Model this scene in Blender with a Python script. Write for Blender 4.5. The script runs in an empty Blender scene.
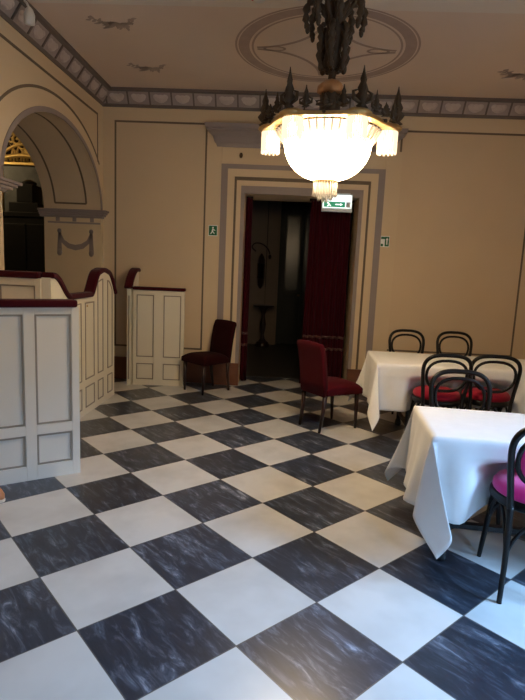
import bpy, bmesh, math, random
from math import sin, cos, pi, radians, sqrt, hypot, atan2
from mathutils import Vector, Matrix
random.seed(7)
scene = bpy.context.scene
col = scene.collection

# ------------------------------------------------------------------ materials
def hexless(c): return (c[0], c[1], c[2], 1)

def mat(name, color, rough=.5, metal=0, var=.08, scale=6, bump=0, bscale=40, emit=None, estr=0, coat=0, sheen=0, trans=0, spec=None):
    m = bpy.data.materials.new(name); m.use_nodes = True
    nt = m.node_tree; b = nt.nodes['Principled BSDF']
    b.inputs['Roughness'].default_value = rough
    b.inputs['Metallic'].default_value = metal
    if sheen and spec is None: spec = .06
    if spec is not None: b.inputs['Specular IOR Level'].default_value = spec
    if coat: b.inputs['Coat Weight'].default_value = coat; b.inputs['Coat Roughness'].default_value = .15
    if sheen: b.inputs['Sheen Weight'].default_value = sheen
    if trans: b.inputs['Transmission Weight'].default_value = trans
    tc = nt.nodes.new('ShaderNodeTexCoord')
    n = nt.nodes.new('ShaderNodeTexNoise'); n.inputs['Scale'].default_value = scale; n.inputs['Detail'].default_value = 5
    nt.links.new(tc.outputs['Object'], n.inputs['Vector'])
    mx = nt.nodes.new('ShaderNodeMix'); mx.data_type = 'RGBA'
    mx.inputs[6].default_value = hexless([max(0, c*(1-var)) for c in color])
    mx.inputs[7].default_value = hexless([min(1, c*(1+var)) for c in color])
    nt.links.new(n.outputs['Fac'], mx.inputs[0])
    nt.links.new(mx.outputs[2], b.inputs['Base Color'])
    if bump:
        n2 = nt.nodes.new('ShaderNodeTexNoise'); n2.inputs['Scale'].default_value = bscale; n2.inputs['Detail'].default_value = 3
        nt.links.new(tc.outputs['Object'], n2.inputs['Vector'])
        bp = nt.nodes.new('ShaderNodeBump'); bp.inputs['Strength'].default_value = bump; bp.inputs['Distance'].default_value = .01
        nt.links.new(n2.outputs['Fac'], bp.inputs['Height']); nt.links.new(bp.outputs['Normal'], b.inputs['Normal'])
    if emit:
        b.inputs['Emission Color'].default_value = hexless(emit); b.inputs['Emission Strength'].default_value = estr
    return m

TILE = .48158
def floor_mat():
    m = bpy.data.materials.new('chequered_marble'); m.use_nodes = True
    nt = m.node_tree; L = nt.links.new; N = nt.nodes.new
    b = nt.nodes['Principled BSDF']
    tc = N('ShaderNodeTexCoord')
    mp = N('ShaderNodeMapping'); mp.vector_type = 'TEXTURE'
    # lattice corner and direction of the tiling
    mp.inputs['Location'].default_value = (LATX, LATY, 0)
    mp.inputs['Rotation'].default_value = (0, 0, radians(LATR))
    mp.inputs['Scale'].default_value = (TILE, TILE, TILE)
    L(tc.outputs['Object'], mp.inputs['Vector'])
    sp = N('ShaderNodeSeparateXYZ'); L(mp.outputs['Vector'], sp.inputs[0])
    def mth(op, a, bb=None):
        n = N('ShaderNodeMath'); n.operation = op
        for i, v in enumerate((a, bb)):
            if v is None: continue
            if isinstance(v, (int, float)): n.inputs[i].default_value = v
            else: L(v, n.inputs[i])
        return n.outputs[0]
    u, v = sp.outputs[0], sp.outputs[1]
    fu, fv = mth('FLOOR', u), mth('FLOOR', v)
    par = mth('FLOORED_MODULO', mth('ADD', mth('ADD', fu, fv), 1.0), 2.0)       # 0 dark, 1 white
    # joints
    du = mth('PINGPONG', u, .5); dv = mth('PINGPONG', v, .5)
    joint = mth('LESS_THAN', mth('MINIMUM', du, dv), .006)
    # per tile random
    cmb = N('ShaderNodeCombineXYZ'); L(fu, cmb.inputs[0]); L(fv, cmb.inputs[1])
    wn = N('ShaderNodeTexWhiteNoise'); wn.noise_dimensions = '2D'; L(cmb.outputs[0], wn.inputs['Vector'])
    off = N('ShaderNodeVectorMath'); off.operation = 'SCALE'; L(wn.outputs['Color'], off.inputs[0]); off.inputs['Scale'].default_value = 30
    add = N('ShaderNodeVectorMath'); add.operation = 'ADD'; L(mp.outputs['Vector'], add.inputs[0]); L(off.outputs[0], add.inputs[1])
    st = N('ShaderNodeMapping'); st.inputs['Rotation'].default_value = (0, 0, radians(112)); st.inputs['Scale'].default_value = (4.4, 1.15, 1)
    L(add.outputs[0], st.inputs['Vector'])
    n1 = N('ShaderNodeTexNoise'); n1.inputs['Scale'].default_value = 2.2; n1.inputs['Detail'].default_value = 8; n1.inputs['Roughness'].default_value = .68; n1.inputs['Distortion'].default_value = .6
    L(st.outputs[0], n1.inputs['Vector'])
    r1 = N('ShaderNodeValToRGB'); L(n1.outputs['Fac'], r1.inputs[0])
    e = r1.color_ramp.elements
    e[0].position = .28; e[0].color = (.020, .023, .031, 1)
    e[1].position = .76; e[1].color = (.38, .41, .48, 1)
    x = r1.color_ramp.elements.new(.50); x.color = (.034, .040, .055, 1)
    x = r1.color_ramp.elements.new(.60); x.color = (.085, .098, .130, 1)
    # tile to tile tone
    tone = N('ShaderNodeMapRange'); L(wn.outputs['Value'], tone.inputs[0]); tone.inputs[3].default_value = .65; tone.inputs[4].default_value = 1.25
    dk = N('ShaderNodeVectorMath'); dk.operation = 'SCALE'; L(r1.outputs[0], dk.inputs[0]); L(tone.outputs[0], dk.inputs['Scale'])
    n2 = N('ShaderNodeTexNoise'); n2.inputs['Scale'].default_value = 1.6; n2.inputs['Detail'].default_value = 3; n2.inputs['Roughness'].default_value = .5
    L(add.outputs[0], n2.inputs['Vector'])
    r2 = N('ShaderNodeValToRGB'); L(n2.outputs['Fac'], r2.inputs[0])
    e = r2.color_ramp.elements
    e[0].position = .28; e[0].color = (.47, .455, .43, 1); e[1].position = .60; e[1].color = (.57, .555, .53, 1)
    mx = N('ShaderNodeMix'); mx.data_type = 'RGBA'; L(par, mx.inputs[0]); L(dk.outputs[0], mx.inputs[6]); L(r2.outputs[0], mx.inputs[7])
    mj = N('ShaderNodeMix'); mj.data_type = 'RGBA'; L(joint, mj.inputs[0]); L(mx.outputs[2], mj.inputs[6]); mj.inputs[7].default_value = (.10, .09, .08, 1)
    L(mj.outputs[2], b.inputs['Base Color'])
    rr = N('ShaderNodeMapRange'); L(n2.outputs['Fac'], rr.inputs[0]); rr.inputs[3].default_value = .26; rr.inputs[4].default_value = .34
    L(rr.outputs[0], b.inputs['Roughness'])
    return m

def fabric_mat(name, color, rough=.9, sheen=.3, weave=260, bump=.12):
    m = mat(name, color, rough=rough, sheen=sheen, var=.06, scale=14, bump=bump, bscale=weave)
    return m

def glow_mat(name, color, strength, base=(.9, .88, .82)):
    return mat(name, base, rough=.2, var=.02, emit=color, estr=strength)

LINE = (.16, .115, .078)
M = {}
M['wall'] = mat('cream_wall_paint', (.68, .53, .35), rough=.75, var=.05, scale=2.2, bump=.06, bscale=30)
M['panel'] = mat('rose_beige_wall_paint', (.66, .505, .335), rough=.75, var=.05, scale=2.0, bump=.06, bscale=30)
M['line'] = mat('taupe_line_paint', LINE, rough=.7, var=.12)
M['lilac'] = mat('lilac_grey_paint', (.30, .245, .235), rough=.65, var=.08, scale=5)
M['ceil'] = mat('rose_tan_ceiling_paint', (.72, .58, .47), rough=.8, var=.06, scale=1.4)
M['ceil_pale'] = mat('pale_ceiling_paint', (.74, .66, .57), rough=.8, var=.05, scale=1.4)
M['ceil_line'] = mat('faded_mauve_ceiling_paint', (.42, .31, .255), rough=.8, var=.15, scale=9)
M['ceil_orn'] = mat('grey_stencil_paint', (.43, .335, .28), rough=.8, var=.2, scale=12)
M['cornice_dark'] = mat('dark_cornice_moulding', (.15, .115, .10), rough=.6, var=.12)
M['cornice'] = mat('grey_cornice_plaster', (.36, .295, .275), rough=.6, var=.12, scale=9)
M['leaf'] = mat('pale_leaf_plaster', (.56, .47, .43), rough=.6, var=.1, scale=12)
M['skirt'] = mat('red_brown_marble', (.17, .065, .035), rough=.35, var=.35, scale=7)
M['white_plaster'] = mat('white_plaster', (.7, .68, .65), rough=.6)
M['booth'] = mat('ivory_panel_paint', (.76, .69, .55), rough=.5, var=.03, scale=3)
M['booth_white'] = mat('white_panel_paint', (.72, .67, .59), rough=.5, var=.03, scale=3)
M['mould'] = mat('taupe_moulding_paint', (.30, .255, .205), rough=.55, var=.1)
M['velvet'] = fabric_mat('crimson_velvet', (.05, .003, .007), rough=.75, sheen=.1)
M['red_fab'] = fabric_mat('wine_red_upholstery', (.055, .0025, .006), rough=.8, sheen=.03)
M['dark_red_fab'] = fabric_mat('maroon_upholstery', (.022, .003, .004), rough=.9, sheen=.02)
M['curtain'] = fabric_mat('burgundy_curtain_velvet', (.045, .003, .008), rough=.9, sheen=.02)
M['braid'] = mat('faded_rose_braid', (.12, .05, .045), rough=.8)
M['red_seat'] = fabric_mat('red_seat_velvet', (.30, .012, .03), rough=.8, sheen=.1)
M['magenta'] = fabric_mat('magenta_velvet', (.80, .022, .26), rough=.75, sheen=.5)
M['cloth'] = fabric_mat('white_linen', (.80, .79, .78), rough=.85, sheen=.15, weave=500, bump=.05)
M['black_wood'] = mat('black_bentwood_lacquer', (.005, .004, .004), rough=.35, var=.3, spec=.35)
M['brown_wood'] = mat('dark_mahogany', (.022, .007, .005), rough=.35, var=.3, scale=12)
M['black_base'] = mat('black_table_iron', (.008, .008, .009), rough=.45)
M['bronze'] = mat('aged_bronze', (.085, .05, .026), rough=.55, metal=.35, var=.35, scale=25)
M['brass'] = mat('gilded_brass', (.62, .40, .16), rough=.38, metal=.85, var=.25, scale=20)
M['copper'] = mat('warm_copper', (.55, .27, .12), rough=.4, metal=.6, var=.25, scale=20)
M['gilt'] = mat('gilt_plaster', (.80, .55, .18), rough=.4, metal=.5, var=.25, scale=15)
M['bowl'] = glow_mat('lit_crystal_bowl', (1, .75, .45), 41)
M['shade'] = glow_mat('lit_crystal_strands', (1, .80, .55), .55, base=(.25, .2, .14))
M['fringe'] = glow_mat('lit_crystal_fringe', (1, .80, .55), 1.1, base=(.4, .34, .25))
M['bulb'] = glow_mat('lit_bulb', (1, .74, .42), 26)
M['crystal'] = mat('clear_crystal', (.85, .80, .72), rough=.08, var=.05, trans=.55)
M['black'] = mat('black_furniture', (.010, .009, .008), rough=.4, var=.3)
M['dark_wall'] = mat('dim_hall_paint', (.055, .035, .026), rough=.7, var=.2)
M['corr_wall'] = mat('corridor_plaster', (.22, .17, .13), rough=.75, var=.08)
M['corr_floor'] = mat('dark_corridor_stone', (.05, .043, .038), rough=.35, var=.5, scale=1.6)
M['dark_door'] = mat('dark_green_door', (.014, .017, .016), rough=.6, var=.2)
M['dark_mirror'] = mat('spotted_dark_mirror', (.07, .07, .068), rough=.45, metal=.4, var=.8, scale=5)
M['mirror'] = mat('old_mirror_glass', (.30, .32, .34), rough=.12, metal=1, var=.3, scale=4)
M['dark_glass'] = mat('dark_door_glass', (.03, .035, .035), rough=.25, var=.4, scale=5)
M['sign_white'] = mat('white_sign_plastic', (.85, .88, .9), rough=.4, var=.02)
M['sign_green'] = mat('green_sign_print', (.010, .13, .055), rough=.4, var=.05)
M['sign_lit'] = glow_mat('lit_white_sign', (.86, 1, .98), 1.25, base=(.8, .85, .85))
M['sign_lit_green'] = glow_mat('lit_green_sign', (.02, .26, .13), .7, base=(.02, .2, .1))
M['sign_case'] = mat('sign_casing', (.62, .70, .76), rough=.4, var=.03)
M['red_plastic'] = mat('red_plastic', (.6, .03, .02), rough=.4)
M['tan'] = mat('tan_orange_leather', (.55, .22, .09), rough=.5, var=.2, scale=20)
M['sole'] = mat('pale_rubber', (.7, .6, .48), rough=.6)
M['plaster'] = mat('plain_room_plaster', (.40, .32, .22), rough=.8, var=.05)
M['win_frame'] = mat('white_window_paint', (.75, .74, .70), rough=.4)

def pane_mat():
    m = bpy.data.materials.new('window_glass'); m.use_nodes = True
    nt = m.node_tree; nt.nodes.clear()
    o = nt.nodes.new('ShaderNodeOutputMaterial'); t = nt.nodes.new('ShaderNodeBsdfTransparent'); g = nt.nodes.new('ShaderNodeBsdfGlossy')
    g.inputs['Roughness'].default_value = .02
    f = nt.nodes.new('ShaderNodeLayerWeight'); f.inputs['Blend'].default_value = .12
    x = nt.nodes.new('ShaderNodeMixShader')
    nt.links.new(f.outputs['Fresnel'], x.inputs[0]); nt.links.new(t.outputs[0], x.inputs[1]); nt.links.new(g.outputs[0], x.inputs[2]); nt.links.new(x.outputs[0], o.inputs[0])
    return m
M['pane'] = pane_mat()

# ------------------------------------------------------------------ mesh builder
class MB:
    def __init__(self): self.v = []; self.f = []; self.m = []; self.s = []
    def add(self, vs, fs, m=0, smooth=False):
        o = len(self.v); self.v += [tuple(p) for p in vs]
        for f in fs: self.f.append([i+o for i in f]); self.m.append(m); self.s.append(smooth)
    def box(self, x0, y0, z0, x1, y1, z1, m=0):
        vs = [(x0,y0,z0),(x1,y0,z0),(x1,y1,z0),(x0,y1,z0),(x0,y0,z1),(x1,y0,z1),(x1,y1,z1),(x0,y1,z1)]
        self.add(vs, [(0,3,2,1),(4,5,6,7),(0,1,5,4),(1,2,6,5),(2,3,7,6),(3,0,4,7)], m)
    def hexa(self, vs, m=0):
        self.add(vs, [(0,3,2,1),(4,5,6,7),(0,1,5,4),(1,2,6,5),(2,3,7,6),(3,0,4,7)], m)
    def bar(self, p, q, w, d, n, m=0):
        # box along p->q; w across (perpendicular to n), d along n, centred on w, from 0..d on n
        p, q, n = Vector(p), Vector(q), Vector(n).normalized()
        t = (q-p).normalized(); a = t.cross(n).normalized()*(w/2)
        vs = [p-a, p+a, q+a, q-a, p-a+n*d, p+a+n*d, q+a+n*d, q-a+n*d]
        self.hexa(vs, m)
    def ribbon(self, pts, w, d, n, m=0, closed=False):
        n = Vector(n).normalized(); P = [Vector(p) for p in pts]; k = len(P)
        vs = []
        for i in range(k):
            a = P[(i-1) % k] if (closed or i > 0) else P[i]
            b = P[(i+1) % k] if (closed or i < k-1) else P[i]
            t1 = (P[i]-a).normalized() if (P[i]-a).length > 1e-9 else (b-P[i]).normalized()
            t2 = (b-P[i]).normalized() if (b-P[i]).length > 1e-9 else t1
            t = (t1+t2).normalized(); s = t.cross(n).normalized()
            c = max(.35, t.dot(t1)); ww = (w if not callable(w) else w(i/(k-1)))/2/c
            vs += [P[i]-s*ww, P[i]+s*ww, P[i]+s*ww+n*d, P[i]-s*ww+n*d]
        fs = []
        for i in range(k if closed else k-1):
            o, p = 4*i, 4*((i+1) % k)
            for j in range(4): fs.append((o+j, o+(j+1) % 4, p+(j+1) % 4, p+j))
        if not closed: fs += [(3,2,1,0), tuple(4*(k-1)+j for j in range(4))]
        self.add(vs, fs, m)
    def prism(self, poly, ax, a, b, m=0):
        # poly: 2-D outline in the two other axes (order x,y,z minus ax)
        def P(u, v, w): return {'x': (w,u,v), 'y': (u,w,v), 'z': (u,v,w)}[ax]
        k = len(poly); vs = [P(u, v, a) for u, v in poly]+[P(u, v, b) for u, v in poly]
        fs = [tuple(range(k))[::-1], tuple(range(k, 2*k))]+[(i, (i+1) % k, (i+1) % k+k, i+k) for i in range(k)]
        self.add(vs, fs, m)
    def tube(self, pts, r, seg=8, m=0, closed=False, flat=1.0):
        P = [Vector(p) for p in pts]; k = len(P); R = r if hasattr(r, '__len__') else [r]*k
        vs, fs = [], []; up = None
        for i in range(k):
            a = P[(i-1) % k] if (closed or i > 0) else P[i]; b = P[(i+1) % k] if (closed or i < k-1) else P[i]
            t = (b-a).normalized()
            if up is None: up = Vector((0,0,1)) if abs(t.z) < .9 else Vector((0,1,0))
            s = t.cross(up)
            if s.length < 1e-6: s = t.orthogonal()
            s.normalize(); up = s.cross(t).normalized()
            for j in range(seg):
                an = 2*pi*j/seg; vs.append(P[i]+s*(cos(an)*R[i])+up*(sin(an)*R[i]*flat))
        for i in range(k if closed else k-1):
            o, p = seg*i, seg*((i+1) % k)
            for j in range(seg): fs.append((o+j, o+(j+1) % seg, p+(j+1) % seg, p+j))
        self.add(vs, fs, m, True)
        if not closed: self.add([], [], m); self.f.append([len(self.v)-k*seg+j for j in range(seg)][::-1]); self.m.append(m); self.s.append(False); self.f.append([len(self.v)-seg+j for j in range(seg)]); self.m.append(m); self.s.append(False)
    def lathe(self, prof, c=(0,0,0), seg=24, m=0, mod=None, smooth=True, sx=1, sy=1):
        vs, fs = [], []; k = len(prof)
        for i, (r, z) in enumerate(prof):
            for j in range(seg):
                a = 2*pi*j/seg; rr = max(r, .0004)*(mod(a, i) if mod else 1)
                vs.append((c[0]+rr*cos(a)*sx, c[1]+rr*sin(a)*sy, c[2]+z))
        for i in range(k-1):
            for j in range(seg): fs.append((i*seg+j, i*seg+(j+1) % seg, (i+1)*seg+(j+1) % seg, (i+1)*seg+j))
        self.add(vs, fs, m, smooth)
        o = len(self.v)-k*seg
        self.f.append([o+j for j in range(seg)][::-1]); self.m.append(m); self.s.append(False)
        self.f.append([o+(k-1)*seg+j for j in range(seg)]); self.m.append(m); self.s.append(False)
    def blob(self, c, r, m=0, seg=12, rings=8):
        pr = [(sin(pi*i/rings), -cos(pi*i/rings)) for i in range(rings+1)]
        vs, fs = [], []
        for (rr, z) in pr:
            for j in range(seg):
                a = 2*pi*j/seg; vs.append((c[0]+max(rr, 1e-3)*cos(a)*r[0], c[1]+max(rr, 1e-3)*sin(a)*r[1], c[2]+z*r[2]))
        for i in range(rings):
            for j in range(seg): fs.append((i*seg+j, i*seg+(j+1) % seg, (i+1)*seg+(j+1) % seg, (i+1)*seg+j))
        self.add(vs, fs, m, True)
    def build(self, name, mats, parent=None, loc=None, bevel=0, fix=True, subsurf=0, solid=0):
        me = bpy.data.meshes.new(name); me.from_pydata(self.v, [], self.f)
        if not isinstance(mats, (list, tuple)): mats = [mats]
        for mm in mats: me.materials.append(mm)
        for p, mi, s in zip(me.polygons, self.m, self.s): p.material_index = mi; p.use_smooth = s
        if fix:
            bm = bmesh.new(); bm.from_mesh(me); bmesh.ops.recalc_face_normals(bm, faces=bm.faces); bm.to_mesh(me); bm.free()
        me.update()
        o = bpy.data.objects.new(name, me); col.objects.link(o)
        if parent: o.parent = parent
        if loc: o.location = loc
        if solid: s = o.modifiers.new('thick', 'SOLIDIFY'); s.thickness = solid; s.offset = -1
        if bevel:
            b = o.modifiers.new('bevel', 'BEVEL'); b.width = bevel; b.segments = 2; b.limit_method = 'ANGLE'; b.angle_limit = radians(50)
        if subsurf: s = o.modifiers.new('sub', 'SUBSURF'); s.levels = subsurf; s.render_levels = subsurf
        return o

def thing(name, label, cat, loc=(0,0,0), rz=0, group=None):
    o = bpy.data.objects.new(name, None); col.objects.link(o); o.empty_display_size = .1
    o.location = loc; o.rotation_euler = (0, 0, radians(rz)); tag(o, label, cat, group); return o
def tag(o, label, cat, group=None):
    o['label'] = label; o['category'] = cat
    if group: o['group'] = group
    return o
def struct(o, label=None, cat='structure'):
    o['kind'] = 'structure'
    if label: o['label'] = label; o['category'] = cat
    return o
def dup(root, loc, rz, label, group=None):
    r = root.copy(); col.objects.link(r); r.location = loc; r.rotation_euler = (0, 0, radians(rz)); r['label'] = label
    if group: r['group'] = group
    for ch in list(root.children):
        c = ch.copy(); col.objects.link(c); c.parent = r
        for g in list(ch.children):
            d = g.copy(); col.objects.link(d); d.parent = c
    return r
def arc(c, r, a0, a1, n, plane='yz', k=0, rb=None):
    out = []
    for i in range(n+1):
        a = radians(a0+(a1-a0)*i/n); u, v = c[0]+r*cos(a), c[1]+(rb or r)*sin(a)
        out.append({'yz': (k,u,v), 'xz': (u,k,v), 'xy': (u,v,k)}[plane])
    return out

# ------------------------------------------------------------------ camera
H = 1.55
PITCH, ROLL, A = -.152761595, .0442414951, -.0436335079
f = Vector((0, cos(PITCH), sin(PITCH))); r = Vector((1, 0, 0)); u = r.cross(f)
Rv = r*cos(ROLL)+u*sin(ROLL); Uv = -r*sin(ROLL)+u*cos(ROLL)
Rz = Matrix.Rotation(-A, 3, 'Z'); Rv, Uv, f = Rz@Rv, Rz@Uv, Rz@f
cam = bpy.data.cameras.new('camera'); camo = bpy.data.objects.new('camera', cam); col.objects.link(camo)
camo.matrix_world = Matrix(((Rv.x, Uv.x, -f.x, 0), (Rv.y, Uv.y, -f.y, 0), (Rv.z, Uv.z, -f.z, H), (0, 0, 0, 1)))
cam.sensor_fit = 'VERTICAL'; cam.sensor_height = 36; cam.lens = 26.984; cam.clip_start = .05
scene.camera = camo
# tile lattice
LATR = math.degrees(.711352599-A)
_cx, _cy = .801100367*H, 1.60528021*H     # lattice corner relative to the camera, lattice axes
_a = radians(LATR)
LATX, LATY = _cx*cos(_a)-_cy*sin(_a), _cx*sin(_a)+_cy*cos(_a)

# ------------------------------------------------------------------ the room
XL, YB, ZC, XR, YN = -2.45, 6.9, 3.68, 3.09, -2.2
WT = .6        # thickness of the back wall
b = MB(); b.box(-6.6, YN-.7, -.1, XR+.7, 12.2, 0)
fl = struct(b.build('floor', floor_mat()), 'polished marble floor laid in diagonal black and white squares', 'floor')

# ceiling with its painted medallion and stencils
b = MB(); b.box(-6.6, YN-.7, ZC, XR+.7, 4.70, ZC+.1, 1); b.box(-6.6, 4.70, ZC, XR+.7, 12.2, ZC+.1, 0)
zc = ZC-.001; dn = (0, 0, -1); mc = (.25, 5.50)
for rr, w in ((.875, .02), (.80, .105), (.715, .02)):
    b.ribbon(arc(mc, rr, 0, 359.9*(71/72), 71, 'xy', zc), w, .001 if w < .05 else .0008, dn, 2, True)
for q in range(4):      # concave star inside the ring
    a0 = radians(q*90); R_ = .72
    c = (mc[0]+R_*(cos(a0)-sin(a0)), mc[1]+R_*(sin(a0)+cos(a0)))
    b.ribbon(arc(c, R_-.02, q*90+180+4, q*90+270-4, 16, 'xy', zc), .035, .0012, dn, 2)
    tip = (mc[0]+.50*cos(a0), mc[1]+.50*sin(a0))
    for sg_ in (-1, 1):
        b.ribbon([(tip[0]+.05*cos(t)*sg_*cos(a0+pi/2)+.10*sin(t)*cos(a0), tip[1]+.05*cos(t)*sg_*sin(a0+pi/2)+.10*sin(t)*sin(a0), zc) for t in [k*.5 for k in range(12)]], .022, .0014, dn, 2)
def leafrib(p, ang, ln, wd):
    q = [(p[0]+ln*t*cos(ang+.5*t), p[1]+ln*t*sin(ang+.5*t), zc) for t in (0, .2, .4, .6, .8, 1)]
    b.ribbon(q, lambda t: wd*max(.15, sin(pi*min(1, t*.9+.05))), .0012, dn, 3)
def flourish(cx, cy, s):     # a spray of leaves along two scrolling stems
    for sg in (-1, 1):
        pts = [(cx+sg*s*(.02+.20*t), cy+s*.075*sin(t*5.2+(0 if sg > 0 else .6)), zc) for t in [k/16 for k in range(17)]]
        b.ribbon(pts, .016*s, .001, dn, 3)
        for k in (2, 5, 8, 11, 14):
            for up_ in (-1, 1):
                a_ = up_*1.15 if sg > 0 else pi-up_*1.15
                leafrib(pts[k], a_+.25*sin(k), s*(.115-.004*k), s*.032)
    for k in range(5): leafrib((cx, cy-.02*s), pi*(.18+.16*k), s*.15, s*.04)
flourish(-1.69, 5.03, .95); flourish(-1.66, 6.08, .9); flourish(2.30, 5.98, 1.0)
struct(b.build('ceiling', [M['ceil'], M['ceil_pale'], M['ceil_line'], M['ceil_orn']], fix=True), 'rose tan painted ceiling with a star medallion', 'ceiling')

# back wall with the doorway
DX0, DX1, DZ = -.615, .835, 2.49
b = MB()
def back(x0, z0, x1, z1, m=0, y0=YB, y1=YB+WT): b.box(x0, y0, z0, x1, y1, z1, m)
back(XL-.75, 0, DX0, ZC); back(DX1, 0, XR+.7, ZC); back(DX0, DZ, DX1, ZC)
def fline(x0, z0, x1, z1, w=.024, m=1, y=YB):
    b.bar((x0, y, z0), (x1, y, z1), w, .003, (0, -1, 0), m)
def frect(x0, z0, x1, z1, w=.024, m=1):
    fline(x0-w/2, z1, x1+w/2, z1, w, m); fline(x0-w/2, z0, x1+w/2, z0, w, m); fline(x0, z0, x0, z1, w, m); fline(x1, z0, x1, z1, w, m)
b.box(-2.29, YB-.002, .455, -1.125, YB, 3.32, 2); b.box(1.31, YB-.002, .57, 2.935, YB, 3.31, 2)
frect(-2.29, .455, -1.125, 3.32); frect(1.31, .57, 2.935, 3.31)
wb = struct(b.build('wall_back', [M['wall'], M['line'], M['panel']]), 'cream back wall with painted line panels around the doorway', 'wall')

# door surround: stepped bands
b = MB()
cxd = (DX0+DX1)/2
def band(o, i, zo, zi, y, m):    # half widths out/in from the centre
    for s in (-1, 1):
        x0, x1 = sorted((cxd+s*o, cxd+s*i)); b.box(x0, YB-y, .29, x1, YB, zo, m)
    b.box(cxd-i, YB-y, zi, cxd+i, YB, zo, m)
hw = (DX1-DX0)/2
band(1.030, .945, 2.845, 2.785, .030, 1)
band(.945, .858, 2.785, 2.693, .045, 0)
band(.858, .826, 2.693, 2.645, .030, 2)
band(.826, .770, 2.645, 2.583, .055, 0)
band(.770, hw, 2.583, DZ, .040, 1)
for s in (-1, 1):       # plain pilasters beside the bands
    x0, x1 = sorted((cxd+s*1.222, cxd+s*1.030)); b.box(x0, YB-.018, .29, x1, YB, 3.06, 0)
# plinths
for s in (-1, 1):
    x0, x1 = sorted((cxd+s*1.04, cxd+s*(hw-.006))); b.box(x0, YB-.07, 0, x1, YB, .30, 3)
struct(b.build('trim_1', [M['wall'], M['lilac'], M['line'], M['skirt']]), 'stepped cream and lilac door surround', 'trim')

# overdoor cornice
b = MB()
prof = [(0, 3.05), (.02, 3.05), (.035, 3.09), (.05, 3.10), (.075, 3.17), (.12, 3.215), (.135, 3.22), (.135, 3.245), (.155, 3.25), (.165, 3.30), (0, 3.30)]
for i in range(len(prof)-2):
    (p0, z0), (p1, z1) = prof[i], prof[i+1]
    if i == 0: z1 = z0
    if abs(z1-z0) < 1e-6: z1 = z0+.004
    e0, e1 = 1.075+p0, 1.075+p1
    b.hexa([(cxd-e0, YB-p0, z0), (cxd+e0, YB-p0, z0), (cxd+e0, YB, z0), (cxd-e0, YB, z0), (cxd-e1, YB-p1, z1), (cxd+e1, YB-p1, z1), (cxd+e1, YB, z1), (cxd-e1, YB, z1)])
struct(b.build('trim_2', M['lilac'], fix=True), 'lilac overdoor cornice', 'trim')

# ceiling cornice with leaf panels (left and back runs)
b = MB()
P, D = .135, .17
def corn(p, along, out):     # p start, along vector, length handled outside
    pass
def run(origin, along, out, length, n_off=0):
    o, a, w = Vector(origin), Vector(along), Vector(out)
    def pt(s, p, d): return o+a*s+w*p+Vector((0, 0, -d))
    prof = [(0, D+.022), (.02, D+.022), (.028, D-.004), (.024, D-.012), (P-.03, .034), (P-.014, .030), (P+.012, .026), (P+.018, 0), (0, 0)]
    mats_ = [1, 1, 1, 0, 1, 1, 1, 0, 0]
    k = len(prof)
    # mitred at the corner: the end at s=0 starts at +p of the other run
    for i in range(k):
        (p0, d0), (p1, d1) = prof[i], prof[(i+1) % k]
        s0, s1 = p0, p1
        b.add([pt(s0, p0, d0), pt(length, p0, d0), pt(length, p1, d1), pt(s1, p1, d1)], [(0, 1, 2, 3)], mats_[i])
    # leaves
    f0, f1 = Vector((.024, D-.012)), Vector((P-.03, .034))
    nrm = (w*(f1.y-f0.y)*-1+Vector((0, 0, -1))*(f1.x-f0.x)).normalized()
    up = (pt(0, f1.x, f1.y)-pt(0, f0.x, f0.y)); hgt = up.length; up.normalize()
    s = .20
    while s < length-.1:
        c = pt(s, (f0.x+f1.x)/2, (f0.y+f1.y)/2)
        b.bar(c-up*hgt*.5-a*.1375, c+up*hgt*.5-a*.1375, .018, .012, nrm, 1)
        # oval leaf: stacked domes
        for (du, dv, ru, rv, hh) in ((0, 0, .085, .047, .016), (-.055, .02, .04, .03, .014), (.055, .02, .04, .03, .014), (0, -.03, .05, .022, .02)):
            vs = [c+a*du+up*dv+nrm*hh]; n = 12
            for q in range(n):
                an = 2*pi*q/n; vs.append(c+a*(du+ru*.6*cos(an))+up*(dv+rv*.6*sin(an))+nrm*hh*.8)
            for q in range(n):
                an = 2*pi*q/n; vs.append(c+a*(du+ru*cos(an))+up*(dv+rv*sin(an)))
            b.add(vs, [(0, 1+q, 1+(q+1) % n) for q in range(n)]+[(1+q, 1+n+q, 1+n+(q+1) % n, 1+(q+1) % n) for q in range(n)], 2, True)
        s += .275
run((XL, YB, ZC), (1, 0, 0), (0, -1, 0), XR-XL)
run((XL, YB, ZC), (0, -1, 0), (1, 0, 0), YB-YN)
struct(b.build('trim_3', [M['cornice'], M['cornice_dark'], M['leaf']], fix=False), 'grey ceiling cornice with repeated leaf panels', 'trim')

# left wall with the deep arch
AC, AA, AB, ZS = 5.64, 1.18, .82, 2.20
b = MB()
xl2 = XL-.75
b.box(xl2, YN, 0, XL, AC-AA, ZC)                 # pier towards the camera
b.box(xl2, AC+AA, 0, XL, YB, ZC)
# wall above the arch as a ring of quads, front, back and soffit
n = 40
ap = [(AC+AA*cos(pi*i/n), ZS+AB*sin(pi*i/n)) for i in range(n+1)]
for i in range(n):
    (y0, z0), (y1, z1) = ap[i], ap[i+1]
    for x, o in ((XL, 0), (xl2, 0)):
        b.add([(x, y0, z0), (x, y1, z1), (x, y1, ZC), (x, y0, ZC)], [(0, 1, 2, 3)], 0)
    b.add([(XL, y0, z0), (XL, y1, z1), (xl2, y1, z1), (xl2, y0, z0)], [(0, 1, 2, 3)], 2, True)
def lline(pts, w=.026, m=1, closed=False): b.ribbon([(XL, y, z) for y, z in pts], w, .003, (1, 0, 0), m, closed)
oa = [(AC-.07+1.43*cos(radians(t)), ZS+1.0*sin(radians(t))) for t in range(34, 180, 3)]
lline([(6.70, 2.78), (6.70, 3.345), (3.2, 3.345)])
lline(oa)
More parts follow.
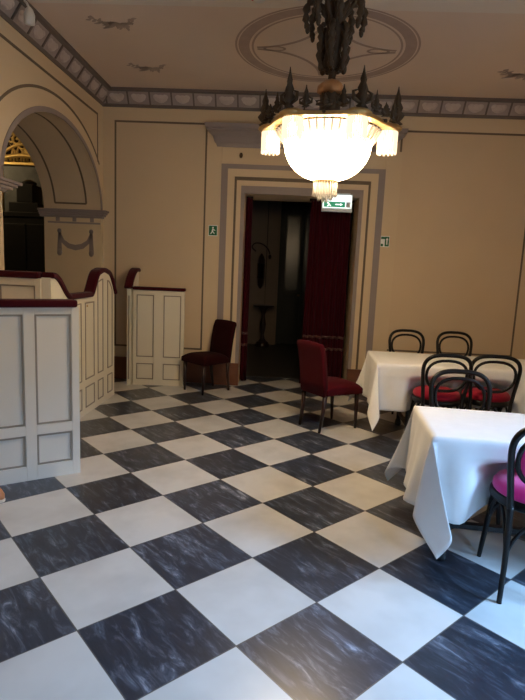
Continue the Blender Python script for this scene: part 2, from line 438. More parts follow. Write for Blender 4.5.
# dark edge of the arch, and inner panel lines on the soffit and jamb
b.ribbon([(XL, AC+(AA+.012)*cos(pi*i/n), ZS+(AB+.012)*sin(pi*i/n)) for i in range(n+1)], .05, .006, (1, 0, 0), 3)
for xs in (XL-.19, XL-.60):
    vs = []
    for i in range(n-1):
        a = pi*(.03+.94*i/(n-2)); vs.append((AC+(AA-.004)*cos(a), ZS+(AB-.004)*sin(a)))
    for i in range(len(vs)-1):
        (y0, z0), (y1, z1) = vs[i], vs[i+1]
        b.add([(xs-.012, y0, z0), (xs-.012, y1, z1), (xs+.012, y1, z1), (xs+.012, y0, z0)], [(0, 1, 2, 3)], 1)
a = pi*.03
b.bar((XL-.19, AC+(AA-.006)*cos(a), ZS+AB*sin(a)), (XL-.60, AC+(AA-.006)*cos(a), ZS+AB*sin(a)), .022, .003, (0, -1, 0), 1)
# swag painted on the jamb
yj = AC+AA
def jl(pts, w, m=3): b.ribbon([(x, yj, z) for x, z in pts], w, .004, (0, -1, 0), m)
jl([(-3.0, 1.90), (-2.96, 1.80), (-2.88, 1.74), (-2.79, 1.72), (-2.70, 1.74), (-2.62, 1.80), (-2.58, 1.90)], lambda t: .03+.04*sin(pi*t))
for x in (-3.0, -2.58):
    jl([(x, 1.95), (x, 1.86), (x, 1.76), (x, 1.64)], lambda t: .03+.035*t)
    b.blob((x, yj-.005, 1.93), (.028, .012, .03), 3)
    b.blob((x, yj-.005, 1.655), (.034, .012, .045), 3)
jl([(-3.15, 2.035), (-2.46, 2.035)], .022, 3)
for x in (-3.02, -2.80, -2.57): jl([(x, 2.10), (x, 2.05)], .05, 3)
wl = struct(b.build('wall_left', [M['wall'], M['line'], M['panel'], M['lilac']], fix=False), 'cream left wall with a deep painted arch', 'wall')

# imposts under the arch
b = MB()
for (p, z0, z1) in ((.02, 2.10, 2.125), (.045, 2.125, 2.15), (.065, 2.15, 2.175), (.085, 2.175, 2.20)):
    b.box(xl2-.05, yj-p, z0, XL+p, yj+.06, z1)
    b.box(xl2-.05, AC-AA-.30, z0, XL+p, AC-AA+p*2.2, z1)
struct(b.build('trim_4', M['lilac'], bevel=.004), 'lilac impost mouldings of the arch', 'trim')

# skirtings
b = MB(); b.box(XL, YB-.02, 0, cxd-1.04, YB, .30); b.box(cxd+1.04, YB-.02, 0, XR, YB, .30)
b.box(XL, YB-.026, .27, cxd-1.04, YB, .30); b.box(cxd+1.04, YB-.026, .27, XR, YB, .30)
struct(b.build('baseboard_back', M['skirt']), 'red brown marble skirting', 'baseboard')
b = MB(); b.box(XL, YN, 0, XL+.02, AC-AA, .30); struct(b.build('baseboard_left', M['skirt']), 'red brown marble skirting', 'baseboard')

# walls not in the picture: right and behind the camera, with windows
WZ0, WZ1, WD = .75, 3.35, .6
def window(n, a0, a1, face, side):
    # a0..a1 along the wall; side 'r' = right wall (x = face), 'n' = near wall (y = face)
    def bx(mb, u0, d0, z0, u1, d1, z1):
        if side == 'r': mb.box(face+d0, u0, z0, face+d1, u1, z1)
        else: mb.box(u0, face-d1, z0, u1, face-d0, z1)
    b = MB(); x0, x1 = .45, .51; am = (a0+a1)/2
    bx(b, a0, x0, WZ0, a0+.06, x1, WZ1); bx(b, a1-.06, x0, WZ0, a1, x1, WZ1); bx(b, a0, x0, WZ0, a1, x1, WZ0+.07); bx(b, a0, x0, WZ1-.06, a1, x1, WZ1)
    bx(b, am-.04, x0, WZ0, am+.04, x1, WZ1); bx(b, a0, x0, 2.25, a1, x1, 2.30)
    wo = struct(b.build('window_%d' % n, M['win_frame'], bevel=.006), 'tall white framed window', 'window')
    b = MB(); bx(b, a0+.03, .477, WZ0+.03, a1-.03, .483, WZ1-.03); b.build('pane', M['pane'], wo)
    la = bpy.data.lights.new('window_portal', 'AREA'); la.shape = 'RECTANGLE'; la.size = a1-a0; la.size_y = WZ1-WZ0; la.cycles.is_portal = True
    lo = bpy.data.objects.new('window_portal', la); col.objects.link(lo)
    if side == 'r': lo.location = (face+.61, am, (WZ0+WZ1)/2); lo.rotation_euler = (pi/2, 0, pi/2)
    else: lo.location = (am, face-.61, (WZ0+WZ1)/2); lo.rotation_euler = (pi/2, 0, 0)
NWS = [(1.3, 2.4)]
RW = (.8, 2.1)
b = MB(); b.box(XR, YN-WD, 0, XR+WD, RW[0], ZC); b.box(XR, RW[1], 0, XR+WD, YB+WT, ZC); b.box(XR, RW[0], 0, XR+WD, RW[1], WZ0); b.box(XR, RW[0], WZ1, XR+WD, RW[1], ZC)
struct(b.build('wall_right', M['wall']), 'plain cream right wall with a tall window', 'wall')
b = MB(); xs = [-6.6]+[v for w_ in NWS for v in w_]+[XR]
for i in range(0, len(xs), 2): b.box(xs[i], YN-WD, 0, xs[i+1], YN, ZC)
for x0, x1 in NWS: b.box(x0, YN-WD, 0, x1, YN, WZ0); b.box(x0, YN-WD, WZ1, x1, YN, ZC)
struct(b.build('wall_near', M['plaster']), 'plain wall at the camera end of the room', 'wall')
for i, (x0, x1) in enumerate(NWS): window(i+1, x0, x1, YN, 'n')
window(2, RW[0], RW[1], XR, 'r')

# corridor behind the doorway and the hall behind the arch
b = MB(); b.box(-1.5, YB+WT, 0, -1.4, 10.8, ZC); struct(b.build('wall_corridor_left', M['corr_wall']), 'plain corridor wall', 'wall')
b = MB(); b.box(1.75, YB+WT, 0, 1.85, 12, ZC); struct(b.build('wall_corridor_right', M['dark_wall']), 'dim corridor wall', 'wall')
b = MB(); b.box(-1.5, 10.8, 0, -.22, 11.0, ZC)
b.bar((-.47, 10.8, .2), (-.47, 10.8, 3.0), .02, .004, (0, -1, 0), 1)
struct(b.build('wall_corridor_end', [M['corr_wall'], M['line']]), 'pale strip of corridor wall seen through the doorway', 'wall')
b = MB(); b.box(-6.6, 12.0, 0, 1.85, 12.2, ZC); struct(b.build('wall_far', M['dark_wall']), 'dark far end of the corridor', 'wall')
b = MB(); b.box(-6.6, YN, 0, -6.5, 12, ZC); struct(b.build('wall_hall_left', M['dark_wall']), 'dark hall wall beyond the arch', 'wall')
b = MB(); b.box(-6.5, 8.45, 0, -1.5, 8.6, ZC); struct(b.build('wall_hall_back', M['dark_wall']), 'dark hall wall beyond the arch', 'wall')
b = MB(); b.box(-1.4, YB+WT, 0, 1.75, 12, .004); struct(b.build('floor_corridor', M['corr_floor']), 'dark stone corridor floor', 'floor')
# dark double door at the end of the corridor
b = MB(); b.box(-.22, 10.92, 0, -.14, 11.0, 2.9); b.box(.62, 10.92, 0, .70, 11.0, 2.9); b.box(-.22, 10.92, 2.82, .70, 11.0, 2.9)
b.box(-.14, 10.95, .02, .24, 10.99, 2.82); b.box(.245, 10.95, .02, .62, 10.99, 2.82)
for x0 in (-.08, .30):
    b.box(x0, 10.94, .25, x0+.26, 10.95, 1.0)
d1 = struct(b.build('door_1', M['dark_door'], bevel=.004), 'dark door at the end of the corridor', 'door')
for x0 in (-.08, .30):
    b = MB(); b.box(x0, 10.935, 1.15, x0+.26, 10.95, 2.65); b.build('door_glass', M['dark_glass'], d1)
b = MB(); b.blob((.21, 10.90, 1.05), (.025, .03, .025)); b.build('door_knob', M['brass'], d1)
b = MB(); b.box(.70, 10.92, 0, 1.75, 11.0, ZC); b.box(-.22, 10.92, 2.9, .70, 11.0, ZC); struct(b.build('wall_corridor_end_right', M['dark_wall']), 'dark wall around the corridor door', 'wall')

# ------------------------------------------------------------------ booth panels
def rect_mould(par, x0, z0, x1, z1, y=-.0125, w=.012, m=None):
    mb = MB(); pts = [(x0, y, z0), (x1, y, z0), (x1, y, z1), (x0, y, z1)]
    mb.ribbon(pts, w, .008, (0, -1, 0), 0, True)
    return mb.build('moulding', m or M['mould'], par)
def frame_body(mb, L, fields, top, th=.045):
    # slab set back, stiles and rails proud of it
    mb.box(0, 0, 0, L, th, top)
    xs = sorted({v for f_ in fields for v in (f_[0], f_[1])})
    edges = [0]+xs+[L]
    for i in range(0, len(edges), 2): mb.box(edges[i], -.012, 0, edges[i+1], 0, top)
    for (x0, x1) in sorted({(f_[0], f_[1]) for f_ in fields}):
        zs = sorted([v for f_ in fields if f_[0] == x0 for v in (f_[2], f_[3])]); ze = [0]+zs+[top]
        for i in range(0, len(ze), 2): mb.box(x0, -.012, ze[i], x1, 0, ze[i+1])
ZR = 1.235
# near panel, its right end at (-1.477, 3.651), running left and towards the camera
ang = math.degrees(atan2(.5729, .8197))
Lp = 1.02
t = thing('parapet', 'white panelled booth front with flat crimson rail, nearest at the left edge', 'parapet', (-1.477-.8197*Lp, 3.651-.5729*Lp, 0), ang)
F1 = [(Lp-b_, Lp-a_, z0, z1) for (a_, b_) in ((.053, .294), (.365, .61), (.68, .93)) for (z0, z1) in ((.105, .33), (.40, 1.18))]
b = MB(); frame_body(b, Lp, F1, ZR-.005); b.build('panel_body', M['booth_white'], t, bevel=.002)
for q in F1: rect_mould(t, q[0]+.008, q[2]+.008, q[1]-.008, q[3]-.008, y=-.001)
b = MB(); b.box(-.01, -.04, ZR-.008, Lp-.012, .075, ZR+.045); b.build('velvet_rail', M['velvet'], t, bevel=.014)
# tall divider across the booth, behind the near panel
t = thing('parapet', 'tall cream booth divider with a crimson top, behind the white booth front', 'parapet', (-2.47, 4.36, 0), 0)
F2 = [(.03, .34, .105, .33), (.03, .34, .40, 1.33)]
b = MB(); frame_body(b, .386, F2, 1.39); b.build('panel_body', M['booth'], t, bevel=.002)
for q in F2: rect_mould(t, q[0]+.008, q[2]+.008, q[1]-.008, q[3]-.008, y=-.001)
b = MB(); b.box(.025, -.035, 1.388, .378, .07, 1.445); b.build('velvet_rail', M['velvet'], t, bevel=.014)
# side panel with S curve and scroll, on the plane X = -2
t = thing('scrolled_parapet', 'cream booth side with an S curved crimson rail and scrolled hump, under the arch', 'parapet', (-2.0, 4.36, 0), 0)
def railz(y):       # top outline of the side panel, y in world
    if y < 4.40: return 1.40
    if y < 4.76:
        q = (y-4.40)/.36; return 1.40-.20*(.5-.5*cos(pi*q))
    if y < 5.25: return 1.20
    if y < 5.50:
        q = (y-5.25)/.25; return 1.20+.225*(.5-.5*cos(pi*min(1, q*1.0)))
    if y < 5.76: return 1.425+.02*sin(pi*(y-5.50)/.26)
    q = (y-5.76)/.23; return 1.425-.235*(1-cos(pi*.5*min(1, q)))
ys = [4.36+(5.99-4.36)*i/80 for i in range(81)]
b = MB(); b.prism([(0, 0)]+[(0, railz(4.36))]+[(y-4.36, railz(y)) for y in ys[1:]]+[(5.99-4.36, 0)], 'x', -.08, 0)
b.build('panel_body', M['booth'], t)
def smould(y0, y1, z0, z1=None, par=t):
    mb = MB(); pts = [(0, y0-4.36, z0), (0, y1-4.36, z0)]
    if z1: pts += [(0, y1-4.36, z1), (0, y0-4.36, z1)]
    else: pts += [(0, y1-4.36+(y0-y1)*i/6, railz(y1+(y0-y1)*i/6)-.075) for i in range(7)]
    mb.ribbon(pts, .012, .006, (1, 0, 0), 0, True); mb.build('moulding', M['mould'], par)
for (y0, y1) in ((4.70, 5.00), (5.11, 5.34), (5.455, 5.605), (5.757, 5.905)):
    smould(y0, y1, .08, .285); smould(y0, y1, .37, 1.14 if y1 < 5.4 else None)
b = MB()
def rail_sweep(mb, pts, th, hw_):    # pts (y,z) centre line of the underside, box section
    P_ = [Vector((0, y, z)) for y, z in pts]; vs = []; k = len(P_)
    for i in range(k):
        tt = (P_[min(k-1, i+1)]-P_[max(0, i-1)]).normalized(); nn = Vector((0, -tt.z, tt.y))
        for (dx, dnn) in ((-hw_, 0), (hw_, 0), (hw_+.004, th*.5), (hw_-.01, th), (-hw_+.01, th), (-hw_-.004, th*.5)): vs.append(P_[i]+Vector((dx, 0, 0))+nn*dnn)
    fs = []
    for i in range(k-1):
        for j in range(6): fs.append((6*i+j, 6*i+(j+1) % 6, 6*i+6+(j+1) % 6, 6*i+6+j))
    fs += [tuple(range(6)), tuple(6*(k-1)+j for j in range(6))]
    mb.add([v+Vector((-.027, 0, 0)) for v in vs], fs, 0, False)
rail_sweep(b, [(y-4.36, railz(y)-.004) for y in ys], .05, .055)
b.build('velvet_rail', M['velvet'], t, bevel=.008)
b = MB(); b.lathe([(0, 0), (.012, 0), (.012, .006), (0, .008)], seg=12)
k = b.build('knob', M['brass'], t); k.location = (0, 5.16-4.36, 1.11); k.rotation_euler = (0, pi/2, 0)
# far panel facing the camera
angf = math.degrees(atan2(.0624, .9981))
t = thing('parapet', 'small cream panelled booth end standing against the back wall, beside the maroon chair', 'parapet', (-1.95, 6.576, 0), angf)
F3 = [(a_, b_, z0, z1) for (a_, b_) in ((.04, .262), (.382, .606)) for (z0, z1) in ((.075, .288), (.368, 1.168))]
b = MB(); frame_body(b, .645, F3, ZR-.005); b.build('panel_body', M['booth'], t, bevel=.002)
for q in F3: rect_mould(t, q[0]+.008, q[2]+.008, q[1]-.008, q[3]-.008, y=-.001)
b = MB(); b.box(-.005, -.04, ZR-.01, .655, .07, ZR+.03); b.build('velvet_rail', M['velvet'], t, bevel=.012)
# its scrolled side
t = thing('scrolled_parapet', 'narrow scrolled booth side seen edge on, left of the small booth end', 'parapet', (-1.965, 6.52, 0), 0)
def rz2(q): return 1.25+.20*sin(pi*min(1, q/.27)*.5)**.8 if q < .27 else 1.45-.02*(q-.27)
b = MB(); yy = [.012*i for i in range(30)]
b.prism([(0, 0)]+[(y, rz2(y)) for y in yy]+[(yy[-1], 0)], 'x', -.05, -.002); b.build('panel_body', M['booth'], t)
mb = MB(); mb.bar((-.026, 0, .08), (-.026, 0, 1.15), .018, .004, (0, -1, 0)); mb.build('moulding', M['mould'], t)
b = MB(); rail_sweep(b, [(-.004, 1.235)]+[(y, rz2(y)-.004) for y in yy], .05, .05); b.build('velvet_rail', M['velvet'], t, bevel=.008)

# ------------------------------------------------------------------ bentwood chairs
def sg(v, p): return abs(v)**p*(1 if v >= 0 else -1)
def make_bentwood(label, seatmat, pad=False, group=None):
    t = thing('bentwood_chair', label, 'chair', group=group)
    HT = .905
    # seat
    b = MB(); b.lathe([(.17, .445), (.205, .445), (.215, .457), (.215, .482), (.205, .492), (.17, .492)], seg=32); b.build('seat_ring', M['black_wood'], t)
    b = MB(); b.lathe([(.196, .488), (.205, .50), (.205, .522), (.19, .545), (.15, .558), (.08, .564), (0, .566)], seg=32); b.build('cushion', seatmat, t)
    # outer bow of the back
    pts = []
    L_ = [(-.165, -.195, .47), (-.178, -.205, .58), (-.193, -.222, .70), (-.198, -.238, .79), (-.180, -.252, .85), (-.135, -.262, .888), (-.07, -.268, .903), (0, -.27, HT)]
    pts = L_+[(-x, y, z) for x, y, z in L_[-2::-1]]
    b = MB(); b.tube(smooth(pts), .0165, 10); b.build('back_bow', M['black_wood'], t)
    # inner closed ring
    ring = []
    for i in range(28):
        a = 2*pi*i/28; x = .168*sg(cos(a), .8)*(1+.06*sin(a)); z = .722+.135*sg(sin(a), .9); ring.append((x, -.213-(z-.58)*.165, z))
    b = MB(); b.tube(ring, .0125, 8, closed=True)
    b.build('back_ring', M['black_wood'], t)
    if pad:
        b = MB(); vs = []
        for yo in (-.010, .014):
            for i in range(28):
                a = 2*pi*i/28; x = .157*sg(cos(a), .8)*(1+.06*sin(a)); z = .722+.124*sg(sin(a), .9); vs.append((x, -.213-(z-.58)*.165+yo, z))
        vs += [(0, -.213-(.705-.58)*.165-.022, .705), (0, -.213-(.705-.58)*.165+.026, .705)]
        b.add(vs, [(i, (i+1) % 28, 28+(i+1) % 28, 28+i) for i in range(28)]+[(i, (i+1) % 28, 56) for i in range(28)]+[(28+i, 28+(i+1) % 28, 57) for i in range(28)], 0, True)
        b.build('back_pad', seatmat, t)
    # legs
    for s in (-1, 1):
        b = MB(); b.tube(smooth([(s*.165, -.195, .48), (s*.163, -.20, .34), (s*.166, -.215, .18), (s*.175, -.235, 0)]), [.0165-.004*i/12 for i in range(13)], 10); b.build('leg', M['black_wood'], t)
    for s in (-1, 1):
        b = MB(); b.tube(smooth([(s*.158, .125, .45), (s*.168, .15, .32), (s*.178, .175, .16), (s*.188, .20, 0)]), [.020-.008*i/12 for i in range(13)], 10); b.build('leg', M['black_wood'], t)
    # arched braces between leg and seat
    b = MB()
    def brace(p, q):
        P_, Q_ = Vector(p), Vector(q); o = []
        for i in range(13):
            w = i/12; z = p[2]+(.435-p[2])*sin(pi*w)**.7; v = P_.lerp(Q_, w); o.append((v.x, v.y, z))
        b.tube(o, .0095, 8)
    brace((-.164, -.205, .24), (.164, -.205, .24)); brace((-.175, .16, .24), (.175, .16, .24))
    brace((-.166, -.205, .24), (-.172, .165, .24)); brace((.166, -.205, .24), (.172, .165, .24))
    b.build('brace', M['black_wood'], t)
    return t
def smooth(pts, sub=4):
    P_ = [Vector(p) for p in pts]; out = []
    for i in range(len(P_)-1):
        p0, p1, p2, p3 = P_[max(0, i-1)], P_[i], P_[i+1], P_[min(len(P_)-1, i+2)]
        for j in range(sub):
            w = j/sub; out.append(.5*((2*p1)+(-p0+p2)*w+(2*p0-5*p1+4*p2-p3)*w*w+(-p0+3*p1-3*p2+p3)*w**3))
    out.append(P_[-1]); return out
def place(o, foot, local, rz):
    a = radians(rz); o.rotation_euler = (0, 0, a)
    o.location = (foot[0]-(local[0]*cos(a)-local[1]*sin(a)), foot[1]-(local[0]*sin(a)+local[1]*cos(a)), 0)
g_ = 'bentwood chairs around the white tables'
nearc = make_bentwood('black bentwood chair with bright magenta seat, nearest the camera at the right edge', M['magenta'], True, g_)
place(nearc, (1.098, 2.389), (-.175, -.235), -9)
redc = make_bentwood('black bentwood chair with red seat, back to camera, left one before the far table', M['red_seat'], False, g_)
def at_top(o, x, y, rz):
    a = radians(rz); o.rotation_euler = (0, 0, a); o.location = (x-.27*sin(a), y+.27*cos(a), 0)
def spot(x, y, rz):
    a = radians(rz); return (x-.27*sin(a), y+.27*cos(a), 0)
at_top(redc, 1.375, 4.40, 0)
chB = dup(redc, spot(1.80, 4.48, -8), -8, 'black bentwood chair with red seat, back to camera, right one before the far table', g_)
chC = dup(redc, spot(1.23, 3.66, 178), 178, 'black bentwood chair facing the camera across the near table', g_)
chF = dup(redc, spot(1.90, 3.66, 182), 182, 'black bentwood chair across the near table, cut off by the right edge', g_)
chD = dup(redc, spot(1.43, 6.27, 180), 180, 'black bentwood chair behind the far table, left of the two against the wall', g_)
chE = dup(redc, spot(2.00, 6.31, 180), 180, 'black bentwood chair behind the far table, right of the two against the wall', g_)

# ------------------------------------------------------------------ tables and cloths
def make_table(label, w, d, loc, rz, ins=.13):
    t = thing('dining_table', label, 'table', loc, rz)
    b = MB(); b.box(.012, .012, .720, w-.012, d-.012, .742); b.build('tabletop', M['brown_wood'], t, bevel=.004)
    b = MB(); b.box(.08, .08, .64, w-.08, d-.08, .720); b.build('apron', M['brown_wood'], t)
    for x in (ins, w-ins):
        for y in (.16, d-.16):
            b = MB(); b.tube([(x, y, .70), (x, y, .45), (x, y, .06)], [.03, .026, .02], 10); b.lathe([(.03, 0), (.034, .02), (.026, .06), (.02, .07)], (x, y, 0), 12); b.build('leg', M['black_base'], t)
    b = MB(); b.box(ins, d/2-.02, .12, w-ins, d/2+.02, .15)
    for x in (ins, w-ins): b.box(x-.015, .16, .12, x+.015, d-.16, .15)
    b.build('stretcher', M['black_base'], t)
    return t
def make_cloth(label, w, d, h, loc, rz, dirs, group=None, crease=None, phase=0, amp=.03, spread=.22, seats=()):
    t_ = .007
    nx, ny = int((w+2*h)/.022), int((d+2*h)/.022)
    # snap grid lines to the table edges
    def axis(L_, n_):
        k1 = max(6, int(h/.02)); k2 = max(4, int(L_/.03))
        return [-h+h*i/k1 for i in range(k1)]+[L_*i/k2 for i in range(k2)]+[L_+h*i/k1 for i in range(k1+1)]
    U_, V_ = axis(w, nx), axis(d, ny); vs = []
    ca, sa = cos(radians(rz)), sin(radians(rz))
    def dodge(p):       # the hanging cloth gives way to seats pushed in under the table
        q = min(1, max(0, (.655-p[2])/.09))
        if q <= 0: return p
        q = q*q*(3-2*q); X, Y = loc[0]+p[0]*ca-p[1]*sa, loc[1]+p[0]*sa+p[1]*ca
        for (cx, cy, fx, fy) in seats:
            R = .24; al = (X-cx)*fx+(Y-cy)*fy; lt = (X-cx)*-fy+(Y-cy)*fx
            if abs(lt) < .37 and al < .4:
                front = (R+.20)*cos(pi/2*lt/.37)-.15
                if al < front: X += fx*(front-al)*q; Y += fy*(front-al)*q
        dx, dy = X-loc[0], Y-loc[1]
        return (dx*ca+dy*sa, -dx*sa+dy*ca, p[2])
    def rip(s, L_, ph):      # ripple along a side, nil at the corners
        e = min(1, max(0, min(s, L_-s)/.16)); e = e*e*(3-2*e)
        return e*(.55*sin(s*13+ph)+.45*sin(s*23+1.7*ph+1)+.55)
    for v in V_:
        for u_ in U_:
            sx = -1 if u_ < 0 else (1 if u_ > w else 0); sy = -1 if v < 0 else (1 if v > d else 0)
            ax = -u_ if sx < 0 else (u_-w if sx > 0 else 0); ay = -v if sy < 0 else (v-d if sy > 0 else 0)
            cxx = min(max(u_, 0), w); cyy = min(max(v, 0), d); z = .745
            if sx == 0 and sy == 0: p = (u_, v, z)
            elif sx and not sy:
                o_ = .008+amp*(ax/h)**1.2*rip(v, d, phase+sx*2.1)+.035*ax
                if crease: o_ += .006*math.exp(-((ax-crease)/.012)**2)
                p = (cxx+sx*o_*min(1, ax/.02), v, z-ax*.985)
            elif sy and not sx:
                o_ = .008+amp*(ay/h)**1.2*rip(u_, w, phase+sy*1.3)+.035*ay
                if crease: o_ += .006*math.exp(-((ay-crease)/.012)**2)
                p = (u_, cyy+sy*o_*min(1, ay/.02), z-ay*.985)
            else:
                rr = hypot(ax, ay); th = atan2(ay, ax)
                dd = dirs[(sx, sy)]; dl = hypot(*dd); dd = (dd[0]/dl, dd[1]/dl)
                am = .25*sin(2*th)**.8*(rr/(1.2*h))**.5; lat = rr*spread*sin(4*th)
                # perpendicular that leans to the x side for th<45
                tx, ty = sx/sqrt(2), -sy/sqrt(2)
                # near-edge offsets keep contact with the two sides
                k_ = min(1, rr/.02); ex = (.008+.035*rr)*cos(th)**2*k_; ey = (.008+.035*rr)*sin(th)**2*k_
                p = (cxx+dd[0]*am*rr+tx*lat+sx*ex, cyy+dd[1]*am*rr+ty*lat+sy*ey, z-rr*sqrt(max(.1, 1-am*am-(lat/max(rr, 1e-6))**2))*.985)
            vs.append(dodge(p))
    n1 = len(U_); fs = [(j*n1+i, j*n1+i+1, (j+1)*n1+i+1, (j+1)*n1+i) for j in range(len(V_)-1) for i in range(n1-1)]
    b = MB(); b.add(vs, fs, 0, True)
    o = b.build('tablecloth', M['cloth'], None, loc, fix=False, solid=.0025); o.rotation_euler = (0, 0, radians(rz))
    return tag(o, label, 'tablecloth', group)
rzn = -5
def seat_of(o): a = o.rotation_euler.z; return (o.location.x, o.location.y, -sin(a), cos(a))
make_table('dark dining table under the nearest white cloth, beside the magenta seated chair', 1.55, .64, (.775, 2.615, 0), rzn)
make_cloth('white tablecloth lit by daylight on the nearest table, corner hanging to a point', 1.55, .64, .425, (.775, 2.615, 0), rzn,
           {(-1, -1): (.3, -.9), (-1, 1): (-.5, .7), (1, -1): (1, -1), (1, 1): (1, 1)}, phase=.6, amp=.06, seats=[seat_of(c_) for c_ in (nearc, chC, chF)])
make_table('dark dining table under the far white cloth, near the back wall', 2.0, .78, (.855, 4.78, 0), -2, .34)
make_cloth('cream lit white tablecloth on the far table by the back wall', 2.0, .78, .44, (.855, 4.78, 0), -2,
           {(-1, -1): (-.1, -1), (-1, 1): (-1, .5), (1, -1): (1, -1), (1, 1): (1, 1)}, crease=.11, phase=2.2, amp=.022, spread=.12, seats=[seat_of(c_) for c_ in (redc, chB, chD, chE)])

# ------------------------------------------------------------------ upholstered chairs
def make_side_chair(label, fab, loc, rz):
    t = thing('upholstered_chair', label, 'chair', loc, rz)
    b = MB()
    n = 6
    # seat block with crowned top
    vs = []; NX, NY = 9, 9
    for j in range(NY):
        for i in range(NX):
            u_, v = -1+2*i/(NX-1), -1+2*j/(NY-1); wd = .215+.022*v
            z = .485-.035*(abs(u_)**4)-.03*(abs(v)**4)
            vs.append((u_*wd, v*.215, z))
    k = len(vs); fs = [(j*NX+i, j*NX+i+1, (j+1)*NX+i+1, (j+1)*NX+i) for j in range(NY-1) for i in range(NX-1)]
    vs += [(x, y, .365) for (x, y, z) in vs]
    fs += [tuple(k+q for q in f_[::-1]) for f_ in fs]
    ed = [i for i in range(NX)]+[j*NX+NX-1 for j in range(1, NY)]+[(NY-1)*NX+i for i in range(NX-2, -1, -1)]+[j*NX for j in range(NY-2, 0, -1)]
    fs += [(ed[i], ed[(i+1) % len(ed)], k+ed[(i+1) % len(ed)], k+ed[i]) for i in range(len(ed))]
    b.add(vs, fs, 0, True); b.build('seat', fab, t, bevel=.01)
    # back: a raked slab with a rolled top
    prof = [(-.195, .36), (-.205, .50), (-.225, .66), (-.255, .80), (-.285, .865), (-.305, .875), (-.325, .865), (-.33, .84), (-.315, .80), (-.285, .66), (-.265, .50), (-.25, .36)]
    m_ = len(prof); vs = []; XS = [-.185, -.177, -.1, 0, .1, .177, .185]
    for x in XS:
        sc = .9 if abs(x) > .18 else 1
        cy = sum(p[0] for p in prof)/m_
        for (y, z) in prof:
            yc = -.225-(z-.36)*.14; vs.append((x*(1+.03*(z-.5)), yc+(y-yc)*sc, .36+(z-.36)*(1 if sc == 1 else .99)+.012*(1-(x/.2)**2)*(z > .84)))
    fs = []
    for i in range(len(XS)-1):
        for j in range(m_): fs.append((i*m_+j, i*m_+(j+1) % m_, (i+1)*m_+(j+1) % m_, (i+1)*m_+j))
    fs += [tuple(range(m_)), tuple((len(XS)-1)*m_+j for j in range(m_))]
    b = MB(); b.add(vs, fs, 0, True); b.build('backrest', fab, t)
    for s in (-1, 1):
        b = MB(); b.tube([(s*.185, .18, .37), (s*.185, .185, .20), (s*.18, .19, 0)], [.024, .019, .013], 8); b.build('leg', M['brown_wood'], t)
        b = MB(); b.tube([(s*.165, -.215, .37), (s*.16, -.225, .20), (s*.155, -.255, 0)], [.024, .020, .014], 8); b.build('leg', M['brown_wood'], t)
    return t
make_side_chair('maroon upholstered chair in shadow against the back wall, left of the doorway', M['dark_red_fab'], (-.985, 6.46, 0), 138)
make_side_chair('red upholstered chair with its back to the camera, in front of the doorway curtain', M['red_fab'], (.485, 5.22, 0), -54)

# ------------------------------------------------------------------ curtains in the doorway
def curtain(label, x0, x1, y, z1, folds, amp, seed, fab):
    rnd = random.Random(seed); n = folds*8; rows = 16
    ph = [rnd.uniform(-.35, .35) for _ in range(folds+2)]
    t = thing('curtain', label, 'curtain', ((x0+x1)/2, y, 0)); mx = (x0+x1)/2
    vs = []
    def P_(i, z, d=0):
        u_ = i/n; k = u_*folds; a = 2*pi*(k+.22*sin(2*pi*u_*1.3)+ph[int(k) % len(ph)]*.25*sin(pi*(k % 1)))
        fl_ = 1-.1*z/z1
        return (((x0+(x1-x0)*u_)-mx)*fl_, sin(a)*amp*(.7+.3*(1-z/z1))+d, z)
    for j in range(rows+1):
        for i in range(n+1): vs.append(P_(i, .02+(z1-.02)*j/rows))
    b = MB(); b.add(vs, [(j*(n+1)+i, j*(n+1)+i+1, (j+1)*(n+1)+i+1, (j+1)*(n+1)+i) for j in range(rows) for i in range(n)], 0, True)
    b.build('cloth', fab, t, fix=False, solid=.006)
    for zb in (.50, .66):
        vs = [P_(i, zb+dz, -.012) for dz in (0, .035) for i in range(n+1)]
        b = MB(); b.add(vs, [(i, i+1, n+2+i, n+1+i) for i in range(n)], 0, True); b.build('braid', M['braid'], t, fix=False, solid=.004)
    b = MB(); b.tube([(x0-mx, 0, z1), (x1-mx, 0, z1)], .016, 8); b.build('rod', M['brown_wood'], t)
    return t
curtain('wide burgundy curtain hanging at the right side of the doorway', .22, .80, 7.08, 2.47, 7, .045, 3, M['curtain'])
curtain('narrow strip of burgundy curtain at the left side of the doorway', -.608, -.52, 7.10, 2.47, 2, .03, 5, M['curtain'])

# ------------------------------------------------------------------ signs
t = thing('exit_sign', 'lit green and white exit sign hanging in the top right of the doorway', 'sign', (.555, 6.80, 2.30))
b = MB(); b.box(-.19, 0, 0, .19, .045, .215); b.build('casing', M['sign_case'], t, bevel=.006)
b = MB(); b.box(-.178, -.003, .045, .178, 0, .205); b.build('face', M['sign_lit'], t)
b = MB()
y = -.006
b.box(-.165, y, .055, .10, -.003, .122); b.build('green_print', M['sign_lit_green'], t)
b = MB(); b.box(.112, y, .055, .165, -.003, .122); b.build('grey_print', M['sign_case'], t)
b = MB(); y0 = -.008
b.bar((-.12, y0, .112), (-.10, y0, .087), .014, .002, (0, -1, 0)); b.bar((-.10, y0, .089), (-.118, y0, .064), .010, .002, (0, -1, 0)); b.bar((-.10, y0, .089), (-.078, y0, .068), .010, .002, (0, -1, 0))
b.build('running_figure', M['sign_lit'], t)
b = MB(); b.prism([(-.02, .083), (.04, .083), (.04, .072), (.07, .089), (.04, .106), (.04, .095), (-.02, .095)], 'y', y0, y); b.build('arrow', M['sign_lit'], t)
b = MB(); b.tube([(-.14, .022, .215), (-.14, .022, .20)], .006, 6); b.tube([(.14, .022, .215), (.14, .022, .20)], .006, 6)
b.box(-.16, .005, .213, .16, .14, .228); b.build('bracket', M['sign_case'], t)
